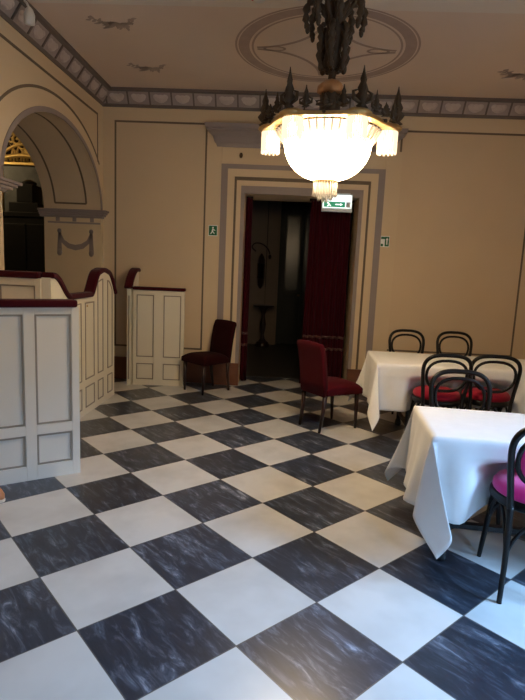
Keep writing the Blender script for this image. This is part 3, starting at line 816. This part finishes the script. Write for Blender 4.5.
def small_sign(label, x, z, style):
    t = thing('safety_sign', label, 'sign', (x, YB-.024, z), 0, 'small green safety signs beside the doorway')
    b = MB(); b.box(-.058, 0, -.068, .058, .006, .068); b.build('plate', M['sign_white'], t)
    b = MB()
    if style == 0:
        b.box(-.052, -.0015, -.06, .052, 0, .06)
    else:
        b.box(.0, -.0015, -.06, .052, 0, .06); b.box(-.05, -.0015, .03, 0, 0, .058); b.box(-.05, -.0015, -.06, -.02, 0, -.03)
    b.build('green_print', M['sign_green'], t)
    b = MB(); yy_ = -.0018
    if style == 0:
        b.lathe([(.012, 0), (.012, .0015)], seg=10); b.v = [(x_, -.0018-z_, .036+y_) for x_, y_, z_ in b.v]
        b.bar((.0, yy_, .022), (-.008, yy_, -.012), .02, .0012, (0, -1, 0)); b.bar((-.006, yy_, -.01), (-.03, yy_, -.045), .012, .0012, (0, -1, 0)); b.bar((-.006, yy_, -.01), (.022, yy_, -.04), .012, .0012, (0, -1, 0)); b.bar((0, yy_, .018), (.03, yy_, .0), .010, .0012, (0, -1, 0))
    else:
        b.bar((.026, yy_, -.04), (.026, yy_, .03), .014, .0012, (0, -1, 0)); b.prism([(.008, .018), (.044, .018), (.026, .048)], 'y', yy_-.0012, yy_)
    b.build('pictogram', M['sign_white'], t)
small_sign('small green square safety sign on the wall left of the doorway', -1.007, 2.013, 0)
small_sign('small half green half white safety sign on the wall right of the doorway', 1.195, 1.965, 1)

# dark hook above the door, detector, fitting on the cornice
t = thing('wall_hook', 'tiny dark hook on the cream wall above the left of the doorway', 'hook', (-.68, YB, 2.955))
b = MB(); b.blob((0, -.008, 0), (.022, .008, .034)); b.tube([(0, -.012, .005), (0, -.04, -.005), (0, -.045, .02)], .006, 6); b.build('hook_body', M['bronze'], t)
t = thing('smoke_detector', 'small white ceiling detector with a red light at the top edge of the picture', 'smoke detector', (-.345, 4.50, ZC))
b = MB(); b.lathe([(.055, 0), (.055, -.02), (.045, -.038), (.02, -.045), (0, -.045)], seg=20); b.build('body', M['white_plaster'], t)
b = MB(); b.blob((-.052, -.02, -.03), (.014, .014, .02)); b.build('indicator', M['red_plastic'], t)
t = thing('spotlight', 'small white fitting on the left cornice at the top left corner', 'spotlight', (-2.26, 4.62, 3.57))
b = MB(); b.lathe([(.02, -.10), (.042, -.09), (.045, -.02), (.03, .02), (.012, .04)], seg=16)
b.build('body', M['white_plaster'], t)
b = MB(); b.tube([(0, 0, .03), (-.02, 0, .07), (-.05, 0, .10)], .010, 8); b.build('arm', M['white_plaster'], t)

# ------------------------------------------------------------------ chandelier
CX, CY = .226, 3.9
t = thing('chandelier', 'large gilt and crystal chandelier with a glowing bowl hanging from the ceiling', 'chandelier', (CX, CY, 0))
RZ = 2.52
def lobes(a, i): return 1+.05*cos(6*(a-LA))
LA = radians(-8)
# scalloped crown band
b = MB(); b.lathe([(.43, RZ+.002), (.455, RZ-.002), (.462, RZ+.006), (.455, RZ+.012), (.458, RZ+.020), (.448, RZ+.026), (.44, RZ+.02), (.43, RZ+.01)], seg=96, mod=lobes)
b.build('crown', M['brass'], t)
# inner plate ring and spokes
b = MB(); b.lathe([(.34, RZ+.0), (.37, RZ-.004), (.372, RZ+.03), (.34, RZ+.03)], seg=64); 
for q in range(12):
    a = 2*pi*q/12+LA; b.tube([(.06*cos(a), .06*sin(a), RZ+.10), (.22*cos(a), .22*sin(a), RZ+.055), (.45*cos(a), .45*sin(a), RZ+.015)], [.014, .010, .012], 6)
b.build('spoke', M['bronze'], t)
# spires of leaves around the crown
def spire(a, R_, h, w):
    mb = MB(); pr = [(.022*w, 0), (.030*w, .03*h), (.016*w, .10*h), (.026*w, .16*h), (.036*w, .25*h), (.020*w, .36*h), (.026*w, .45*h), (.014*w, .60*h), (.016*w, .68*h), (.006*w, .85*h), (.002, h)]
    mb.lathe(pr, (0, 0, 0), 8, mod=lambda an, i: 1+.35*cos(4*an))
    for sgn in (-1, 1):
        mb.tube([(sgn*.015*w, 0, .12*h), (sgn*.055*w, 0, .20*h), (sgn*.06*w, 0, .36*h), (sgn*.03*w, 0, .42*h)], [.010*w, .012*w, .009*w, .004*w], 6)
    o = mb.build('spire', M['bronze'], t); o.location = (R_*cos(a), R_*sin(a), RZ+.045); o.rotation_euler = (0, 0, a+pi/2)
for q in range(6):
    a = LA+2*pi*q/6
    spire(a, .46, .25, 1.1)
    spire(a+radians(30), .44, .085, .9)
    spire(a+radians(15), .45, .13, .7); spire(a+radians(45), .45, .13, .7)
# hanging lamps with crystal fringes
for q in range(6):
    a = LA+2*pi*q/6; px, py = .41*cos(a), .41*sin(a)
    mb = MB(); mb.lathe([(.02, .05), (.03, .04), (.07, .032), (.092, .016), (.094, .006), (.078, -.008), (.068, -.012), (.055, -.006)], (0, 0, RZ-.01), 18)
    sh = mb.build('lamp_shade', M['brass'], t); sh.location = (px, py, .022)
    mb = MB()
    for k in range(26):
        an = 2*pi*k/26; x, y = .062*cos(an), .062*sin(an); L_ = .135+.012*(k % 2)
        mb.hexa([(x-.006, y-.006, RZ-.02), (x+.006, y-.006, RZ-.02), (x+.006, y+.006, RZ-.02), (x-.006, y+.006, RZ-.02)][::1]+[(x-.0055, y-.0055, RZ-.02-L_), (x+.0055, y-.0055, RZ-.02-L_), (x+.0055, y+.0055, RZ-.02-L_), (x-.0055, y+.0055, RZ-.02-L_)])
    mb.build('crystal_fringe', M['fringe'], sh)
    mb = MB(); mb.blob((0, 0, RZ-.085), (.03, .03, .045)); mb.tube([(0, 0, RZ-.05), (0, 0, RZ)], .012, 8); mb.build('bulb', M['bulb'], sh)
# sloping crystal strands from the crown in to the bowl, and the bowl
mb = MB()
for k in range(44):
    an = 2*pi*k/44; c_, s_ = cos(an), sin(an)
    mb.tube([(.368*c_, .368*s_, RZ+.0), (.34*c_, .34*s_, RZ-.04), (.308*c_, .308*s_, RZ-.085)], [.006, .009, .006], 5)
mb.build('crystal_strands', M['shade'], t)
mb = MB()
pr = []
for k in range(19):
    q = k/18*pi/2; pr.append(((.305*cos(q)**.85) if k < 18 else .03, RZ-.075-.255*sin(q)))
pr = [(.27, RZ-.07), (.295, RZ-.068)]+pr
mb.lathe(pr, seg=72, mod=lambda an, i: 1+.008*cos(36*an)); mb.build('bowl', M['bowl'], t)
# bottom tassel of clear crystals
ts = MB(); ts.lathe([(.03, .014), (.084, .004), (.088, -.008), (.06, -.014)], (0, 0, RZ-.33), 24); to = ts.build('tassel_cap', M['brass'], t)
mb = MB()
for ring_, (R_, n_, L_) in enumerate(((.082, 26, .10), (.05, 16, .125), (.018, 6, .14))):
    for k in range(n_):
        an = 2*pi*k/n_; x, y = R_*cos(an), R_*sin(an); z0 = RZ-.34
        mb.tube([(x, y, z0), (x, y, z0-L_*.55), (x, y, z0-L_*.9), (x, y, z0-L_)], [.003, .0045, .0065, .001], 5)
mb.build('tassel', M['crystal'], to)
# central stem
mb = MB()
mb.lathe([(.075, RZ+.05), (.085, RZ+.08), (.07, RZ+.10), (.068, RZ+.22), (.074, RZ+.25), (.055, RZ+.262)], seg=20, mod=lambda an, i: 1+.05*cos(10*an)); mb.build('drum', M['bronze'], t)
mb = MB(); mb.lathe([(.058, RZ+.235), (.092, RZ+.26), (.088, RZ+.305), (.062, RZ+.33), (.03, RZ+.345)], seg=24, mod=lambda an, i: 1+.06*cos(8*an)); mb.build('cup', M['copper'], t)
mb = MB()
mb.lathe([(.028, RZ+.34), (.022, RZ+.38), (.045, RZ+.41), (.062, RZ+.46), (.05, RZ+.52), (.058, RZ+.58), (.066, RZ+.64), (.05, RZ+.70), (.04, RZ+.76), (.05, RZ+.82), (.03, RZ+.88), (.022, RZ+1.0), (.022, RZ+1.12)], seg=16, mod=lambda an, i: 1+.12*cos(5*an+i))
mb.build('stem', M['bronze'], t)
for q in range(6):
    a = 2*pi*q/6+.3; c_, s_ = cos(a), sin(a)
    mb = MB(); mb.tube(smooth([(.03*c_, .03*s_, RZ+.40), (.085*c_, .085*s_, RZ+.43), (.10*c_, .10*s_, RZ+.52), (.092*c_, .092*s_, RZ+.60), (.105*c_, .105*s_, RZ+.66), (.07*c_, .07*s_, RZ+.70)]), [(.012+.010*sin(pi*i/20))*(1+.38*sin(i*2.1)) for i in range(21)], 7)
    mb.blob((.10*c_, .10*s_, RZ+.66), (.022, .022, .03)); mb.blob((.085*c_, .085*s_, RZ+.42), (.02, .02, .028)); mb.build('leaf', M['bronze'], t)
for q in range(8):
    a = 2*pi*q/8+.1; c_, s_ = cos(a), sin(a)
    mb = MB(); mb.tube(smooth([(.04*c_, .04*s_, RZ+.70), (.09*c_, .09*s_, RZ+.80), (.15*c_, .15*s_, RZ+.85), (.195*c_, .195*s_, RZ+.80), (.20*c_, .20*s_, RZ+.72), (.185*c_, .185*s_, RZ+.665)]), [(.016+.008*sin(pi*i/20))*(1+.38*sin(i*2.1)) for i in range(21)], 7)
    mb.blob((.186*c_, .186*s_, RZ+.66), (.016, .016, .03)); mb.blob((.16*c_, .16*s_, RZ+.86), (.028, .028, .03)); mb.build('leaf', M['bronze'], t)
mb = MB(); mb.lathe([(.03, ZC-.10), (.06, ZC-.07), (.12, ZC-.03), (.13, ZC)], seg=24); mb.build('ceiling_rose', M['bronze'], t)

# ------------------------------------------------------------------ things in the corridor and the hall
t = thing('console_table', 'dark pedestal console table with a round top, dim beyond the doorway', 'table', (-.475, 10.55, 0))
b = MB(); b.lathe([(.20, .80), (.215, .81), (.215, .825), (.20, .835), (0, .835)], seg=28); b.build('tabletop', M['brown_wood'], t)
b = MB(); b.lathe([(.10, .10), (.05, .16), (.035, .24), (.055, .36), (.065, .46), (.04, .58), (.035, .66), (.07, .74), (.12, .80)], seg=16); b.build('pedestal', M['brown_wood'], t)
b = MB(); b.lathe([(.15, 0), (.16, .03), (.13, .06), (.13, .08), (.10, .11)], seg=20); b.build('base', M['brown_wood'], t)
t = thing('wall_lantern', 'dark wall lantern hung from a scrolled bracket, above the console table in the corridor', 'lantern', (-.47, 10.8, 0))
b = MB(); b.tube(smooth([(-.22, -.03, 1.90), (-.30, -.05, 1.98), (-.24, -.06, 2.06), (-.10, -.06, 2.05), (.02, -.06, 1.96), (.06, -.06, 1.86)]), .014, 8); b.blob((.065, -.06, 1.80), (.035, .035, .05)); b.build('bracket', M['brown_wood'], t)
b = MB(); b.tube([(.0, -.03, 2.95), (0, -.035, 2.5), (0, -.03, 1.2)], .006, 6); b.build('cord', M['black'], t)
b = MB(); b.lathe([(.01, 1.86), (.05, 1.80), (.075, 1.72), (.075, 1.30), (.06, 1.22), (.02, 1.16)], (-.10, -.09, 0), 8, smooth=False); b.build('lantern_body', M['brown_wood'], t)
b = MB(); b.lathe([(.055, 1.34), (.079, 1.36), (.079, 1.66), (.055, 1.68)], (-.10, -.09, 0), 8, smooth=False); b.build('lantern_glass', M['mirror'], t)

t = thing('cabinet', 'tall black stepped cabinet silhouetted in the dark hall beyond the arch', 'cabinet', (-3.86, 7.7, 0))
b = MB(); b.box(-.36, -.02, 0, .34, .42, 2.15); b.build('carcass', M['black'], t, bevel=.01)
b = MB(); b.box(-.38, -.04, 2.15, .36, .44, 2.22); b.box(-.28, 0, 2.22, .16, .36, 2.36); b.box(-.16, 0, 2.36, .08, .32, 2.62); b.lathe([(.10, 2.62), (.11, 2.66), (.04, 2.70)], (-.04, .15, 0), 16); b.build('pediment', M['black'], t, bevel=.008)
for x0 in (-.34, .0):
    b = MB(); b.box(x0, -.04, .12, x0+.32, -.02, 2.05); d_ = b.build('door', M['black'], t, bevel=.005)
    b = MB(); b.blob((x0+(.29 if x0 < -.1 else .03), -.05, 1.1), (.014, .014, .014)); b.build('knob', M['bronze'], d_)

t = thing('mirror', 'gilt scrollwork framed mirror high on the dark hall wall, seen through the arch', 'mirror', (-4.16, 8.45, 0))
b = MB(); b.box(-.42, -.05, 1.75, .46, -.02, 2.98); b.build('glass', M['dark_mirror'], t)
b = MB(); b.ribbon([(-.46, -.02, 1.70), (.50, -.02, 1.70), (.50, -.02, 3.02), (-.46, -.02, 3.02)], .05, .06, (0, -1, 0), 0, True)
b.build('frame', M['gilt'], t, bevel=.01)
b = MB(); rr = random.Random(4)
b.tube(smooth([(-.40, -.08, 3.10), (-.1, -.10, 3.14), (.2, -.10, 3.10), (.48, -.08, 3.06)]), .035, 7)
b.tube(smooth([(-.32, -.08, 3.58), (-.14, -.10, 3.42), (.04, -.10, 3.26), (.24, -.08, 3.12)]), .028, 7)
b.tube(smooth([(-.40, -.08, 3.18), (-.24, -.10, 3.26), (-.08, -.10, 3.30), (.14, -.08, 3.28)]), .024, 7)
for k in range(9):
    cx_, cz_ = -.34+.09*k, 3.46-.042*k+rr.uniform(-.05, .05)
    b.tube(smooth([(cx_+.085*(1-i/9)*cos(i*.9+k), -.10, cz_+.085*(1-i/9)*sin(i*.9+k)) for i in range(9)]), .017, 6)
for k in range(16):
    x = -.40+.055*k; b.tube([(x, -.08, 3.05), (x+rr.uniform(-.06, .06), -.10, 3.2), (x+rr.uniform(-.1, .1), -.08, 3.28+rr.uniform(0, .1))], [.022, .018, .004], 6)
b.build('crest', M['gilt'], t)

# tan shoe tip at the left edge of the floor
t = thing('shoe', 'tip of a tan orange shoe with pale sole at the left edge of the floor', 'shoe', (-1.885, 3.10, 0), 0)
def shoe_sec(z0, z1, w_):
    out = []
    for i in range(20):
        a = 2*pi*i/20; x = .135*cos(a); y = .048*sin(a)*(1+.12*cos(a)); out.append((x*w_, y*w_))
    return out
b = MB(); b.prism(shoe_sec(0, 1, 1.03), 'z', 0, .022); b.build('sole', M['sole'], t, bevel=.006)
b = MB(); vs = []
rows = [(1.0, .022, 0), (1.0, .05, 0), (.93, .08, -.01), (.8, .105, -.02), (.55, .12, -.035)]
for (w_, z, ox) in rows: vs += [(x+ox, y, z) for x, y in shoe_sec(0, 1, w_)]
b.add(vs, [(j*20+i, j*20+(i+1) % 20, (j+1)*20+(i+1) % 20, (j+1)*20+i) for j in range(len(rows)-1) for i in range(20)]+[tuple(80+i for i in range(20)), tuple(range(20))[::-1]], 0, True)
b.build('upper', M['tan'], t)

# ------------------------------------------------------------------ light
SKY0 = .37
def point(name, loc, col_, e, rad):
    l = bpy.data.lights.new(name, 'POINT'); l.color = col_; l.energy = e; l.shadow_soft_size = rad
    o = bpy.data.objects.new(name, l); col.objects.link(o); o.location = loc; return o
# bulbs over the chandelier bowl throw light up and out
point('chandelier_light', (CX, CY, RZ+.13), (1, .70, .38), 30, .08)
# added fill light for the gilt beyond the arch, no lamp stands there
point('hall_fill_light', (-5.4, 6.9, 3.1), (1, .75, .40), 26, .08)
w = bpy.data.worlds.new('sky'); scene.world = w; w.use_nodes = True
nt = w.node_tree; bg = nt.nodes['Background']
# open blue sky, low part darkened to keep daylight off the back wall
tc = nt.nodes.new('ShaderNodeTexCoord'); sp = nt.nodes.new('ShaderNodeSeparateXYZ'); rp = nt.nodes.new('ShaderNodeValToRGB')
nt.links.new(tc.outputs['Generated'], sp.inputs[0]); nt.links.new(sp.outputs[2], rp.inputs[0]); nt.links.new(rp.outputs[0], bg.inputs[0])
rp.color_ramp.elements[0].position = SKY0; rp.color_ramp.elements[0].color = (.022, .024, .026, 1)
rp.color_ramp.elements[1].position = SKY0+.05; rp.color_ramp.elements[1].color = (.30, .58, 1, 1)
bg.inputs[1].default_value = 68.0

scene.view_settings.view_transform = 'Standard'; scene.view_settings.look = 'None'; scene.view_settings.gamma = 1
scene.view_settings.use_curve_mapping = False; scene.view_settings.exposure = .12
